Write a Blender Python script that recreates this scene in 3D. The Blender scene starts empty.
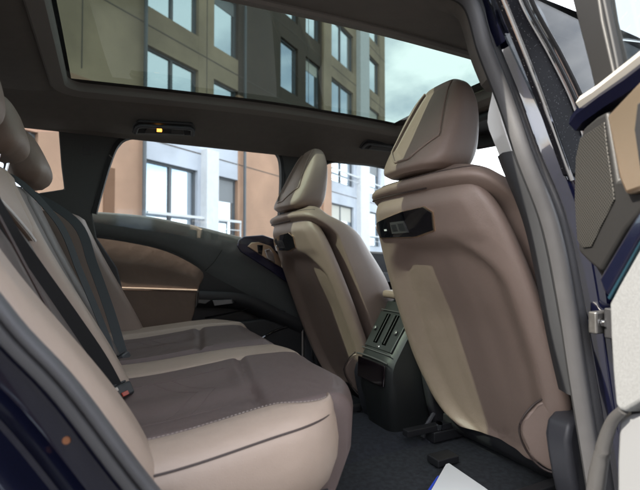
import bpy, bmesh, math, random
from mathutils import Vector as V, Matrix
random.seed(4)
SC = bpy.context.scene
COL = SC.collection
R_ = math.radians

# ------------------------------------------------------------------ camera
CAM = V((-.845, -1.33, .998))
YAW, PITCH, FPX = R_(26), R_(1.5), 440.0
FW = V((math.sin(YAW)*math.cos(PITCH), math.cos(YAW)*math.cos(PITCH), math.sin(PITCH)))
RT = V((math.cos(YAW), -math.sin(YAW), 0))
UP = RT.cross(FW)
cd = bpy.data.cameras.new('camera'); cam = bpy.data.objects.new('camera', cd); COL.objects.link(cam)
cam.matrix_world = Matrix.Translation(CAM) @ Matrix((RT, UP, -FW)).transposed().to_4x4()
cd.sensor_fit = 'HORIZONTAL'; cd.sensor_width = 36; cd.lens = FPX/640*36
cd.dof.use_dof = True; cd.dof.focus_distance = 1.3; cd.dof.aperture_fstop = 4.5
cd.clip_start = .02; cd.clip_end = 2000
SC.camera = cam

def ray(px, py): return FW + RT*((px-320)/FPX) + UP*((245-py)/FPX)
def hit(px, py, p0, n):
    d = ray(px, py); n = V(n); return CAM + d*((V(p0)-CAM).dot(n)/d.dot(n))
def at_y(px, py, y): return hit(px, py, (0, y, 0), (0, 1, 0))
def at_x(px, py, x): return hit(px, py, (x, 0, 0), (1, 0, 0))
def at_z(px, py, z): return hit(px, py, (0, 0, z), (0, 0, 1))

# ------------------------------------------------------------------ materials
MATS = {}
def mat(name, col, rough=.5, metal=0, bump=0, bscale=200, var=0, vscale=6, coat=0, spec=.5, kind='noise', col2=None, sheen=0, flake=0):
    m = bpy.data.materials.new(name); m.use_nodes = True
    nt = m.node_tree; b = nt.nodes['Principled BSDF']
    b.inputs['Base Color'].default_value = (*col, 1)
    b.inputs['Roughness'].default_value = rough
    b.inputs['Metallic'].default_value = metal
    b.inputs['Specular IOR Level'].default_value = spec
    b.inputs['Coat Weight'].default_value = coat
    b.inputs['Coat Roughness'].default_value = .03
    if sheen: b.inputs['Sheen Weight'].default_value = sheen
    tc = nt.nodes.new('ShaderNodeTexCoord')
    if var or col2:
        n = nt.nodes.new('ShaderNodeTexNoise'); n.inputs['Scale'].default_value = vscale; n.inputs['Detail'].default_value = 5
        nt.links.new(tc.outputs['Object'], n.inputs['Vector'])
        mx = nt.nodes.new('ShaderNodeMixRGB')
        c2 = col2 or tuple(min(1, c*(1+var)) for c in col)
        c1 = col if col2 else tuple(c*(1-var) for c in col)
        mx.inputs[1].default_value = (*c1, 1); mx.inputs[2].default_value = (*c2, 1)
        rp = nt.nodes.new('ShaderNodeMapRange'); rp.inputs[1].default_value = .35; rp.inputs[2].default_value = .65
        nt.links.new(n.outputs['Fac'], rp.inputs[0]); nt.links.new(rp.outputs[0], mx.inputs[0])
        nt.links.new(mx.outputs[0], b.inputs['Base Color'])
        mr = nt.nodes.new('ShaderNodeMapRange'); mr.inputs[3].default_value = max(0, rough*.85); mr.inputs[4].default_value = min(1, rough*1.15)
        nt.links.new(n.outputs['Fac'], mr.inputs[0]); nt.links.new(mr.outputs[0], b.inputs['Roughness'])
    if flake:
        vo = nt.nodes.new('ShaderNodeTexVoronoi'); vo.inputs['Scale'].default_value = flake
        nt.links.new(tc.outputs['Object'], vo.inputs['Vector'])
        cr = nt.nodes.new('ShaderNodeMapRange'); cr.inputs[1].default_value = .12; cr.inputs[2].default_value = .06
        nt.links.new(vo.outputs['Distance'], cr.inputs[0])
        mx = nt.nodes.new('ShaderNodeMixRGB'); mx.inputs[1].default_value = (*col, 1); mx.inputs[2].default_value = (.5, .5, .52, 1)
        nt.links.new(cr.outputs[0], mx.inputs[0]); nt.links.new(mx.outputs[0], b.inputs['Base Color'])
    if bump:
        if kind == 'leather':
            t = nt.nodes.new('ShaderNodeTexVoronoi'); t.inputs['Scale'].default_value = bscale; out = t.outputs['Distance']
        else:
            t = nt.nodes.new('ShaderNodeTexNoise'); t.inputs['Scale'].default_value = bscale; t.inputs['Detail'].default_value = 3; out = t.outputs['Fac']
        nt.links.new(tc.outputs['Object'], t.inputs['Vector'])
        bp = nt.nodes.new('ShaderNodeBump'); bp.inputs['Strength'].default_value = bump; bp.inputs['Distance'].default_value = .002
        nt.links.new(out, bp.inputs['Height']); nt.links.new(bp.outputs[0], b.inputs['Normal'])
    if kind == 'leather' and bump:
        n2 = nt.nodes.new('ShaderNodeTexNoise'); n2.inputs['Scale'].default_value = 16; n2.inputs['Detail'].default_value = 2
        nt.links.new(tc.outputs['Object'], n2.inputs['Vector'])
        b2_ = nt.nodes.new('ShaderNodeBump'); b2_.inputs['Strength'].default_value = .13 if name == 'leather_taupe' else .3; b2_.inputs['Distance'].default_value = .012
        nt.links.new(n2.outputs['Fac'], b2_.inputs['Height']); nt.links.new(b2_.outputs[0], bp.inputs['Normal'])
    MATS[name] = m; return m

def glass(name, tint, lo=.04, hi=.9, rough=0):
    m = bpy.data.materials.new(name); m.use_nodes = True; nt = m.node_tree
    nt.nodes.remove(nt.nodes['Principled BSDF']); o = nt.nodes['Material Output']
    tr = nt.nodes.new('ShaderNodeBsdfTransparent'); tr.inputs[0].default_value = (*tint, 1)
    gl = nt.nodes.new('ShaderNodeBsdfGlossy'); gl.inputs['Roughness'].default_value = rough
    lw = nt.nodes.new('ShaderNodeLayerWeight'); lw.inputs[0].default_value = .5
    pw = nt.nodes.new('ShaderNodeMath'); pw.operation = 'POWER'; pw.inputs[1].default_value = 5
    mr = nt.nodes.new('ShaderNodeMapRange'); mr.inputs[3].default_value = lo; mr.inputs[4].default_value = hi
    nt.links.new(lw.outputs['Facing'], pw.inputs[0]); nt.links.new(pw.outputs[0], mr.inputs[0])
    mx = nt.nodes.new('ShaderNodeMixShader')
    nt.links.new(mr.outputs[0], mx.inputs[0]); nt.links.new(tr.outputs[0], mx.inputs[1]); nt.links.new(gl.outputs[0], mx.inputs[2])
    nt.links.new(mx.outputs[0], o.inputs[0]); MATS[name] = m; return m

L_FRONT = mat('leather_taupe', (.238, .173, .143), .42, bump=.25, bscale=900, var=.04, vscale=3, kind='leather')
L_LIT = mat('leather_taupe_lit', (.345, .265, .212), .42, bump=.25, bscale=900, var=.03, vscale=3, kind='leather')  # front seat leather again, with the brighter light on it put into the colour
L_DARK = mat('leather_dark', (.112, .080, .074), .5, bump=.3, bscale=800, var=.06, vscale=4, kind='leather')
L_SUED = mat('leather_mid', (.115, .092, .084), .5, bump=.25, bscale=900, var=.05, kind='leather')
L_HEAD = mat('leather_headrest', (.21, .15, .118), .5, bump=.25, bscale=900, var=.05, kind='leather')
L_INS = mat('leather_insert', (.16, .105, .078), .5, bump=.25, bscale=900, var=.05, kind='leather')
PLAST = mat('black_plastic', (.018, .018, .02), .5, bump=.12, bscale=1200)
PLASTG = mat('dark_grey_plastic', (.05, .05, .055), .5, bump=.15, bscale=1200, var=.05)
PLASTM = mat('mid_grey_plastic', (.055, .053, .053), .5, bump=.15, bscale=1200)
GLOSSB = mat('gloss_black', (.006, .006, .008), .06, coat=.6)
DUSTB = mat('speckled_gloss_black', (.006, .006, .008), .5, spec=.06, flake=260)
PILC = mat('pillar_cloth', (.075, .076, .074), .9, bump=.2, bscale=1500)
HEAD = mat('headliner_cloth', (.112, .099, .088), .95, bump=.25, bscale=1500, var=.06, vscale=30)
TRIMG = mat('pillar_trim_light', (.78, .78, .78), .6, bump=.1, bscale=900)
RUBB = mat('seal_rubber', (.058, .057, .060), .5, bump=.15, bscale=700, var=.06, vscale=15)
RUBK = mat('black_rubber', (.012, .012, .013), .6)
PAINT = mat('blue_paint', (.0035, .0042, .014), .3, metal=.2, coat=.7, var=.1, vscale=400, spec=.25)
PAINTP = mat('blue_paint_polished', (.0035, .0042, .016), .08, metal=.2, coat=1, var=.1, vscale=400, spec=.6)
PAINTP.node_tree.nodes['Principled BSDF'].inputs['Coat IOR'].default_value = 1.8
CARPET = mat('carpet', (.024, .026, .034), 1, bump=1, bscale=500, var=.3, vscale=70)
MATF = mat('mat_carpet', (.03, .033, .038), 1, bump=1, bscale=500, var=.3, vscale=70)
CHROME = mat('chrome', (.75, .75, .76), .12, metal=1)
STEEL = mat('steel', (.5, .5, .5), .3, metal=1, var=.1, vscale=80)
BRONZE = mat('bronze', (.82, .62, .44), .38, metal=1, bump=.05, bscale=600)
BELT = mat('belt_black', (.006, .006, .007), .75, bump=.4, bscale=1600)
BELTB = mat('belt_grey', (.05, .054, .058), .7, bump=.4, bscale=1600)
STITCH = mat('stitch_thread', (.42, .37, .33), .8)
PIPE = mat('dark_piping', (.045, .03, .026), .6)
WPIPE = mat('pale_piping', (.7, .68, .66), .6)
RED = mat('red_plastic', (.30, .03, .012), .4)
FABRIC = mat('door_fabric', (.175, .18, .185), .9, bump=.5, bscale=700, var=.1, vscale=300)
SILVER = mat('satin_silver', (.10, .097, .097), .4, metal=.5)
PAPER = mat('paper', (.88, .88, .86), .8, var=.02)
BLUEP = mat('blue_print', (.03, .08, .6), .7)
SILL = mat('sill_beige', (.36, .34, .31), .5)
SLOT = mat('slot_black', (.002, .002, .002), 1, spec=0)
VENTG = mat('console_plastic', (.017, .0185, .018), .45, bump=.12, bscale=1200)
SCREEN = mat('screen_glass', (.012, .008, .01), .08, coat=.5)
G_ROOF = glass('roof_glass', (.195, .25, .225), .04, .5)
G_SIDE = glass('side_glass', (.93, .96, .95))
G_DARK = glass('tinted_glass', (.5, .53, .54))
def grille():
    m = mat('speaker_grille', (.3, .29, .27), .4, metal=.6)
    nt = m.node_tree; b = nt.nodes['Principled BSDF']
    tc = nt.nodes.new('ShaderNodeTexCoord'); mp = nt.nodes.new('ShaderNodeMapping'); mp.inputs['Rotation'].default_value = (0, 0, -math.atan2(-.906, -.42))
    sx = nt.nodes.new('ShaderNodeSeparateXYZ'); cx = nt.nodes.new('ShaderNodeCombineXYZ'); m2 = nt.nodes.new('ShaderNodeMapping'); m2.inputs['Rotation'].default_value = (0, 0, R_(45))
    v = nt.nodes.new('ShaderNodeTexVoronoi'); v.voronoi_dimensions = '2D'; v.inputs['Scale'].default_value = 230; v.inputs['Randomness'].default_value = 0
    nt.links.new(tc.outputs['Object'], mp.inputs[0]); nt.links.new(mp.outputs[0], sx.inputs[0])
    nt.links.new(sx.outputs[0], cx.inputs[0]); nt.links.new(sx.outputs[2], cx.inputs[1])
    nt.links.new(cx.outputs[0], m2.inputs[0]); nt.links.new(m2.outputs[0], v.inputs['Vector'])
    r = nt.nodes.new('ShaderNodeMapRange'); r.inputs[1].default_value = .28; r.inputs[2].default_value = .40
    nt.links.new(v.outputs['Distance'], r.inputs[0])
    mx = nt.nodes.new('ShaderNodeMixRGB'); mx.inputs[1].default_value = (.01, .01, .01, 1); mx.inputs[2].default_value = (.085, .081, .074, 1)
    nt.links.new(r.outputs[0], mx.inputs[0]); nt.links.new(mx.outputs[0], b.inputs['Base Color'])
    return m
GRILLE = grille()
AMBER = bpy.data.materials.new('amber_lamp'); AMBER.use_nodes = True
_b = AMBER.node_tree.nodes['Principled BSDF']; _b.inputs['Base Color'].default_value = (.8, .4, .05, 1)
_b.inputs['Emission Color'].default_value = (1, .40, .05, 1); _b.inputs['Emission Strength'].default_value = 1.2

# ------------------------------------------------------------------ object helpers
ORG = {}
def thing(name, label, cat, loc=(0, 0, 0), group=None):
    o = bpy.data.objects.new(name, None); COL.objects.link(o); o.location = loc
    o.empty_display_size = .1; o['label'] = label; o['category'] = cat
    if group: o['group'] = group
    ORG[o.name] = V(loc); return o
def org(p):
    while p is not None and p.parent is not None: p = p.parent
    return ORG.get(p.name, V((0, 0, 0))) if p is not None else V((0, 0, 0))
def obj(name, vs, fs, m, parent=None, smooth=True, bevel=0, seg=3, sub=0, label=None, angle=40, kind=None, autosm=35):
    o0 = org(parent)
    me = bpy.data.meshes.new(name); me.from_pydata([tuple(V(v)-o0) for v in vs], [], fs); me.update()
    bm = bmesh.new(); bm.from_mesh(me); bmesh.ops.remove_doubles(bm, verts=bm.verts, dist=1e-6); bmesh.ops.recalc_face_normals(bm, faces=bm.faces); bm.to_mesh(me); bm.free()
    me.materials.append(m)
    o = bpy.data.objects.new(name, me); COL.objects.link(o)
    if parent is not None: o.parent = parent
    if bevel:
        b = o.modifiers.new('bevel', 'BEVEL'); b.width = bevel; b.segments = seg; b.limit_method = 'ANGLE'; b.angle_limit = R_(angle)
    if sub:
        s = o.modifiers.new('sub', 'SUBSURF'); s.levels = s.render_levels = sub
    if smooth:
        for p in me.polygons: p.use_smooth = True
        if autosm and not sub: me.set_sharp_from_angle(angle=R_(autosm if not bevel else 60))
        if bevel:
            w = o.modifiers.new('wn', 'WEIGHTED_NORMAL'); w.keep_sharp = True
    if label: o['label'] = label
    if kind: o['kind'] = kind
    return o
def tag(o, label, cat, group=None, kind=None):
    o['label'] = label; o['category'] = cat
    if group: o['group'] = group
    if kind: o['kind'] = kind
    return o
class MB:
    def __init__(s): s.v = []; s.f = []
    def add(s, vs, fs):
        k = len(s.v); s.v += [V(v) for v in vs]; s.f += [[i+k for i in f] for f in fs]; return s
    def box(s, a, b, rot=None, c=None):
        a, b = V(a), V(b)
        vs = [V((x, y, z)) for x in (a.x, b.x) for y in (a.y, b.y) for z in (a.z, b.z)]
        if rot is not None:
            c = V(c) if c is not None else (a+b)/2; vs = [rot @ (v-c) + c for v in vs]
        return s.add(vs, [(0, 1, 3, 2), (4, 6, 7, 5), (0, 4, 5, 1), (2, 3, 7, 6), (0, 2, 6, 4), (1, 5, 7, 3)])
    def grid(s, rows, cu=False, cv=False, cap=False):
        n, m = len(rows), len(rows[0]); fs = []
        for i in range(n if cv else n-1):
            for j in range(m if cu else m-1):
                fs.append((i*m+j, i*m+(j+1) % m, ((i+1) % n)*m+(j+1) % m, ((i+1) % n)*m+j))
        if cap: fs += [tuple(range(m)), tuple(range((n-1)*m, n*m))]
        return s.add([p for r in rows for p in r], fs)
    def tube(s, path, r, seg=8, closed=False, flat=1, up=(0, 0, 1)):
        path = [V(p) for p in path]; n = len(path); rows = []
        for i, p in enumerate(path):
            a = path[(i-1) % n] if closed or i > 0 else p; b = path[(i+1) % n] if closed or i < n-1 else p
            t = (b-a).normalized(); u = V(up)
            if abs(t.dot(u)) > .95: u = V((1, 0, 0))
            sd = u.cross(t).normalized(); nn = t.cross(sd)
            rr = r[i] if isinstance(r, (list, tuple)) else r
            rows.append([p + sd*(math.cos(k*2*math.pi/seg)*rr) + nn*(math.sin(k*2*math.pi/seg)*rr*flat) for k in range(seg)])
        return s.grid(rows, cu=True, cv=closed, cap=not closed)
    def sweep(s, path, prof, nrm, closed=False, cp=True):
        """profile (s, n): s lies in-plane across the path, n along nrm"""
        path = [V(p) for p in path]; n = len(path); rows = []
        for i, p in enumerate(path):
            a = path[(i-1) % n] if closed or i > 0 else p; b = path[(i+1) % n] if closed or i < n-1 else p
            t = (b-a).normalized(); N = V(nrm(i) if callable(nrm) else nrm); N = (N - t*N.dot(t)).normalized()
            S = t.cross(N)
            rows.append([p + S*q[0] + N*q[1] for q in prof])
        return s.grid(rows, cu=cp, cv=closed, cap=cp and not closed)
    def prism(s, pts, vec):
        pts = [V(p) for p in pts]; n = len(pts); vec = V(vec)
        vs = pts + [p+vec for p in pts]
        return s.add(vs, [tuple(range(n)), tuple(range(n, 2*n))] + [(i, (i+1) % n, n+(i+1) % n, n+i) for i in range(n)])
    def build(s, name, m, parent=None, **k): return obj(name, s.v, s.f, m, parent, **k)

def cr(pts, n, closed=False):
    """Catmull-Rom through pts, n samples evenly by length"""
    P = [V(p) for p in pts]; m = len(P); out = []
    segs = m if closed else m-1
    for i in range(segs):
        p1, p2 = P[i], P[(i+1) % m]
        p0 = P[(i-1) % m] if closed or i > 0 else p1*2-p2
        p3 = P[(i+2) % m] if closed or i < m-2 else p2*2-p1
        for k in range(16):
            t = k/16
            out.append(.5*((2*p1) + (p2-p0)*t + (2*p0-5*p1+4*p2-p3)*t*t + (3*p1-p0-3*p2+p3)*t**3))
    out.append(P[0].copy() if closed else P[-1].copy())
    L = [0]
    for a, b in zip(out, out[1:]): L.append(L[-1]+(b-a).length)
    res = []; j = 0
    N = n if closed else n-1
    for k in range(n):
        d = L[-1]*k/N
        while j < len(L)-2 and L[j+1] < d: j += 1
        u = (d-L[j])/max(1e-9, L[j+1]-L[j]); res.append(out[j].lerp(out[j+1], min(1, max(0, u))))
    return res
def lin(x, tab):
    if x <= tab[0][0]: return tab[0][1]
    for (a, b), (c, d) in zip(tab, tab[1:]):
        if x <= c: return b+(d-b)*(x-a)/(c-a)
    return tab[-1][1]
def smooth_tab(tab):
    """smooth (cosine-free, catmull) lookup"""
    xs = [t[0] for t in tab]
    def f(x):
        if x <= xs[0]: return tab[0][1]
        if x >= xs[-1]: return tab[-1][1]
        i = max(k for k in range(len(xs)-1) if xs[k] <= x)
        def sl(k):
            if k <= 0 or k >= len(xs)-1:
                k0 = max(0, min(len(xs)-2, k if k <= 0 else k-1)); return (tab[k0+1][1]-tab[k0][1])/(xs[k0+1]-xs[k0])
            return (tab[k+1][1]-tab[k-1][1])/(xs[k+1]-xs[k-1])
        h = xs[i+1]-xs[i]; t = (x-xs[i])/h
        return (2*t**3-3*t*t+1)*tab[i][1] + (t**3-2*t*t+t)*h*sl(i) + (-2*t**3+3*t*t)*tab[i+1][1] + (t**3-t*t)*h*sl(i+1)
    return f
def ss(x, a, b):
    t = min(1, max(0, (x-a)/(b-a))); return t*t*(3-2*t)
def panel(name, pts, vec, m, parent, bevel=.004, smooth_n=0, **k):
    if smooth_n: pts = cr(pts, smooth_n, True)
    return MB().prism(pts, vec).build(name, m, parent, bevel=bevel, **k)
def Y(pxs, y): return [at_y(a, b, y) for a, b in pxs]
def copy_tree(o, parent=None):
    c = o.copy(); COL.objects.link(c); c.parent = parent
    if parent is not None: c.matrix_parent_inverse = o.matrix_parent_inverse
    for ch in list(o.children): copy_tree(ch, c)
    return c
# ------------------------------------------------------------------ light
SUN_D = V((.70, -.005, -.70)).normalized()
w = bpy.data.worlds.new('World'); SC.world = w; w.use_nodes = True
nt = w.node_tree; bg = nt.nodes['Background']; bg.inputs[1].default_value = .12
sky = nt.nodes.new('ShaderNodeTexSky'); sky.sky_type = 'NISHITA'; sky.sun_disc = False
sky.sun_elevation = R_(45); sky.sun_rotation = R_(268); sky.dust_density = 2
tc = nt.nodes.new('ShaderNodeTexCoord'); ns = nt.nodes.new('ShaderNodeTexNoise'); ns.inputs['Scale'].default_value = 1.7; ns.inputs['Detail'].default_value = 8; ns.inputs['Roughness'].default_value = .58
mp = nt.nodes.new('ShaderNodeMapping'); mp.inputs['Scale'].default_value = (1, 1, 2.2); mp.inputs['Location'].default_value = (.4, .1, .3)
nt.links.new(tc.outputs['Generated'], mp.inputs[0]); nt.links.new(mp.outputs[0], ns.inputs['Vector'])
vd = nt.nodes.new('ShaderNodeVectorMath'); vd.operation = 'DOT_PRODUCT'; vd.inputs[1].default_value = V((.62, .66, .42)).normalized()
nt.links.new(tc.outputs['Generated'], vd.inputs[0])
vr = nt.nodes.new('ShaderNodeMapRange'); vr.inputs[1].default_value = .80; vr.inputs[2].default_value = 1; vr.inputs[4].default_value = .16
nt.links.new(vd.outputs['Value'], vr.inputs[0])
ad = nt.nodes.new('ShaderNodeMath'); ad.operation = 'ADD'; nt.links.new(vr.outputs[0], ad.inputs[1])
rp = nt.nodes.new('ShaderNodeMapRange'); rp.inputs[1].default_value = .36; rp.inputs[2].default_value = .56; rp.inputs[4].default_value = .85
nt.links.new(ns.outputs['Fac'], ad.inputs[0]); nt.links.new(ad.outputs[0], rp.inputs[0])
mx = nt.nodes.new('ShaderNodeMixRGB'); mx.inputs[2].default_value = (11, 11.3, 11.8, 1)
nt.links.new(rp.outputs[0], mx.inputs[0]); nt.links.new(sky.outputs[0], mx.inputs[1]); nt.links.new(mx.outputs[0], bg.inputs[0])
sl = bpy.data.lights.new('sun', 'SUN'); sl.energy = 4; sl.angle = R_(.5); sl.color = (1, .93, .80)
so = bpy.data.objects.new('sun', sl); COL.objects.link(so); so.rotation_euler = SUN_D.to_track_quat('-Z', 'Y').to_euler()
so.location = (-5, 0, 8)
vs_ = SC.view_settings; vs_.view_transform = 'Standard'; vs_.look = 'None'; vs_.gamma = 1; vs_.exposure = 1.85
SC.display_settings.display_device = 'sRGB'
SC.cycles.use_denoising = True; SC.cycles.max_bounces = 10; SC.cycles.diffuse_bounces = 6; SC.cycles.transparent_max_bounces = 16
SC.cycles.sample_clamp_indirect = 8

# ------------------------------------------------------------------ ground
PAVE = mat('asphalt', (.06, .06, .062), .9, bump=.3, bscale=40, var=.2, vscale=1.5)
g = obj('ground', [(-400, -400, 0), (400, -400, 0), (400, 400, 0), (-400, 400, 0)], [(0, 1, 2, 3)], PAVE); g['kind'] = 'structure'

# ------------------------------------------------------------------ front seats
def xb(z): return -.065 + (1.145-z)*.39          # rear face line at the shell's edge
W_SHELL = smooth_tab([(.462, .165), (.485, .205), (.53, .24), (.60, .264), (.68, .278), (.82, .278), (.95, .268), (1.05, .252), (1.10, .238), (1.14, .218), (1.17, .19), (1.187, .15), (1.196, .10)])
W_CUSH = smooth_tab([(.45, .20), (.5, .25), (.7, .272), (.9, .272), (1.05, .262), (1.13, .252), (1.17, .24), (1.198, .21), (1.218, .165), (1.232, .11), (1.238, .06)])
def rings(zs, W, xe, rear, front, q, nr=72, nf=24, disp=None):
    rows = []
    for z in zs:
        w = W(z); D = rear(z); Fd = front(z); r = []
        for k in range(nr):
            a = -math.pi/2 + math.pi*k/(nr-1); s, c = math.sin(a), max(0, math.cos(a))
            y = w*math.copysign(abs(s)**.85, s); x = xe(z) - D*c**q; dz = 0
            if disp: x += disp(y, z, w)
            r.append(V((x, y, z)))
        for k in range(1, nf-1):
            a = math.pi/2 - math.pi*k/(nf-1); s, c = math.sin(a), max(0, math.cos(a))
            r.append(V((xe(z) + Fd*c**q, w*s, z)))
        rows.append(r)
    return rows
def sp(a, b, n, e0=0, e1=0):
    out = []
    for i in range(n):
        t = i/(n-1)
        if e0 and e1: t = .5-.5*math.cos(math.pi*t)
        elif e1: t = math.sin(math.pi/2*t)
        out.append(a+(b-a)*t)
    return out
def shell_disp(y, z, w):
    # raised rounded rim, flat brow that carries the panel, scooped knee recess below
    e = w-abs(y)
    brow = ss(z, 1.005 - .10*ss(abs(y)/.26, .35, 1.0), 1.05 - .07*ss(abs(y)/.26, .3, 1.0))
    side = ss(e, .03, .11)
    low = ss(z, .38, .49)
    rec = .038*side*(1-brow)*low
    rec += .016*ss(e, .09, .2)*(1-ss(z, .8, .98))*low
    rec += .004*(1-ss(abs(y+.02*0), .0, .06))*(1-brow)*low      # shallow centre channel
    brw = -.006*ss(e, .02, .06)*ss(z, 1.03, 1.06)*(1-ss(z, 1.12, 1.16))
    return rec + brw
seat = thing('front_seat', 'nearer brown leather front seat, the one beside the open door, seen from behind', 'car seat', (.15, -.385, .36), 'front seats seen from behind')
def sy(v): return V((v[0], v[1]-.385, v[2]))     # seat-centred to world
zs = sp(.462, 1.196, 84, 1, 1)
sh = MB().grid([[sy(p) for p in r] for r in rings(zs, W_SHELL, xb, lambda z: .045*ss(z, .37, .49)*(1-.75*ss(z, 1.13, 1.2)) + .004, lambda z: .03*(1-.8*ss(z, 1.15, 1.2)), .6, disp=shell_disp)], cu=True, cap=True).build('back_shell', L_FRONT, seat, autosm=0)
zs = sp(.45, 1.238, 70, 1, 1)
cu = MB().grid([[sy(p) for p in r] for r in rings(zs, W_CUSH, lambda z: xb(z)+.05*(1-ss(z, 1.1, 1.2))+.012+.05*ss(z, 1.18, 1.238), lambda z: (.02+.045*ss(z, 1.10, 1.2))*(1-.8*ss(z, 1.195, 1.238)), lambda z: (.155+.07*ss(z, 1.16, .9))*(1-.85*ss(z, 1.14, 1.238)), .55)], cu=True, cap=True).build('backrest_cushion', L_FRONT, seat, autosm=0)
# seams on the roll
def ring_at(z, W, xe, rear, q, off=.0015, y0=-1, y1=1, n=40):
    pts = []
    for k in range(n):
        s = y0+(y1-y0)*k/(n-1); a = math.asin(max(-1, min(1, s))); w_ = W(z)
        pts.append(V((xe(z) - (rear(z)+off)*max(0, math.cos(a))**q, (w_+off)*math.copysign(abs(s)**.85, s), z)))
    return pts
xec = lambda z: xb(z)+.03*(1-ss(z, 1.1, 1.2))+.012+.05*ss(z, 1.18, 1.238)
rec_ = lambda z: (.02+.045*ss(z, 1.10, 1.2))*(1-.8*ss(z, 1.195, 1.238))
MB().tube([sy(p) for p in ring_at(1.208, W_CUSH, xec, rec_, .55, -.0005, -.999, .999)], .0022, 6).build('seam', PIPE, seat)
MB().tube([sy(p) for p in ring_at(1.172, W_CUSH, xec, rec_, .55, -.001, -.2, .999)], .0022, 6).build('seam', PIPE, seat)
# headrest
HW = smooth_tab([(1.232, .10), (1.245, .122), (1.275, .133), (1.34, .131), (1.40, .122), (1.44, .108), (1.475, .088), (1.495, .06), (1.503, .03)])
HB = smooth_tab([(1.232, -.112), (1.245, -.123), (1.27, -.116), (1.34, -.078), (1.42, -.036), (1.47, -.008), (1.495, .012), (1.503, .03)])
HF = smooth_tab([(1.232, .035), (1.25, .05), (1.3, .065), (1.4, .072), (1.46, .066), (1.49, .055), (1.503, .04)])
PANEL = [(-.055, 1.488), (-.1, 1.318), (-.03, 1.268), (.03, 1.268), (.1, 1.318), (.055, 1.488)]
def inpoly(y, z):
    d = 9
    for i in range(len(PANEL)):
        a, b = PANEL[i], PANEL[(i+1) % len(PANEL)]
        ex, ez = b[0]-a[0], b[1]-a[1]; L = math.hypot(ex, ez)
        d = min(d, (ex*(z-a[1]) - ez*(y-a[0]))/L)
    return d
def sh_(v): return sy((v[0]-.008, v[1]+.028, v[2]-.008))
rows = []
for z in sp(1.232, 1.503, 80, 1, 1):
    w_, b_, f_ = HW(z), HB(z), HF(z); mid = .55*f_+.45*b_; r = []
    for k in range(90):
        a = -math.pi/2+math.pi*k/89; s, c = math.sin(a), max(0, math.cos(a))
        y = w_*s; x = mid-(mid-b_)*c**.42; x += .014*ss(inpoly(y, z), -.012, .010); r.append(sh_((x, y, z)))
    for k in range(1, 23):
        a = math.pi/2-math.pi*k/23; s, c = math.sin(a), max(0, math.cos(a)); r.append(sh_((mid+(f_-mid)*c**.5, w_*s, z)))
    rows.append(r)
hr = MB().grid(rows, cu=True, cap=True).build('headrest', L_FRONT, seat, autosm=0)
def hsurf(y, z, off=.001):
    w_, b_, f_ = HW(z), HB(z), HF(z); mid = .55*f_+.45*b_; s = max(-1, min(1, y/w_)); c = math.sqrt(max(0, 1-s*s))
    return sh_((mid-(mid-b_)*c**.42-off, y, z))
pp = []
for i in range(len(PANEL)-1):
    a, b = PANEL[i], PANEL[i+1]
    for k in range(8): pp.append((a[0]+(b[0]-a[0])*k/8, a[1]+(b[1]-a[1])*k/8))
pp.append(PANEL[-1])
MB().tube(cr([hsurf(y*1.02, 1.385+(z-1.385)*1.01, -.001) for y, z in pp], 60), .0028, 6).build('piping', L_FRONT, hr)
for s in (-1, 1):
    MB().tube([sy((-.03, .028+s*.06, 1.19)), sy((-.02, .028+s*.06, 1.25))], .007, 10).build('headrest_post', CHROME, seat)
# switch / port panel on the shell
def shx(y, z):
    w_ = W_SHELL(z); s = max(-1, min(1, (abs(y)/w_)**(1/.85))); c = math.sqrt(max(0, 1-s*s))
    D = .045*ss(z, .37, .49)*(1-.75*ss(z, 1.13, 1.2)) + .004
    return xb(z) - D*c**.6 + shell_disp(y, z, w_)
def on_shell(y, z, off): return sy((shx(y, z)-off, y, z))
def shell_plate(name, poly, off, m, parent, bev=.002):
    """polygon (y,z) draped on the shell; counter-clockwise; thickness 12 mm"""
    n = 26; ys = [p[0] for p in poly]
    y0, y1 = min(ys), max(ys); rows = []
    def span(y):
        zz = []
        for i in range(len(poly)):
            a, b = poly[i], poly[(i+1) % len(poly)]
            if (a[0]-y)*(b[0]-y) <= 0 and abs(a[0]-b[0]) > 1e-9: zz.append(a[1]+(b[1]-a[1])*(y-a[0])/(b[0]-a[0]))
        return min(zz), max(zz)
    for k in range(n):
        y = y0+1e-5+(y1-y0-2e-5)*k/(n-1); a, b = span(y); r = []
        for i in range(7): r.append(on_shell(y, a+(b-a)*i/6, off))
        for i in range(7): r.append(on_shell(y, b+(a-b)*i/6, -.01))
        rows.append(r)
    return MB().grid(rows, cu=True, cap=True).build(name, m, parent, bevel=bev, seg=2, autosm=30)
PP = [(.240, 1.096), (.205, 1.056), (.02, 1.052), (-.068, 1.066), (-.075, 1.108), (-.05, 1.124), (.04, 1.120)]
frame_ = shell_plate('port_panel_frame', [(y*1.0+(.005 if y > .1 else -.004), 1.088+(z-1.088)*1.07) for y, z in PP], .0035, BRONZE, seat)
plate = shell_plate('port_panel', PP, .006, GLOSSB, seat)
shell_plate('port_socket', [(.115, 1.064), (.035, 1.064), (.04, 1.096), (.11, 1.096)], .0085, PLASTM, plate)
shell_plate('port_slot', [(.107, 1.07), (.08, 1.07), (.08, 1.09), (.107, 1.09)], .0095, PLAST, plate)
shell_plate('port_slot', [(.071, 1.07), (.044, 1.07), (.046, 1.09), (.071, 1.09)], .0095, PLAST, plate)
shell_plate('port_mark', [(.155, 1.074), (.141, 1.074), (.141, 1.079), (.155, 1.079)], .0068, PAPER, plate, bev=0)
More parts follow.
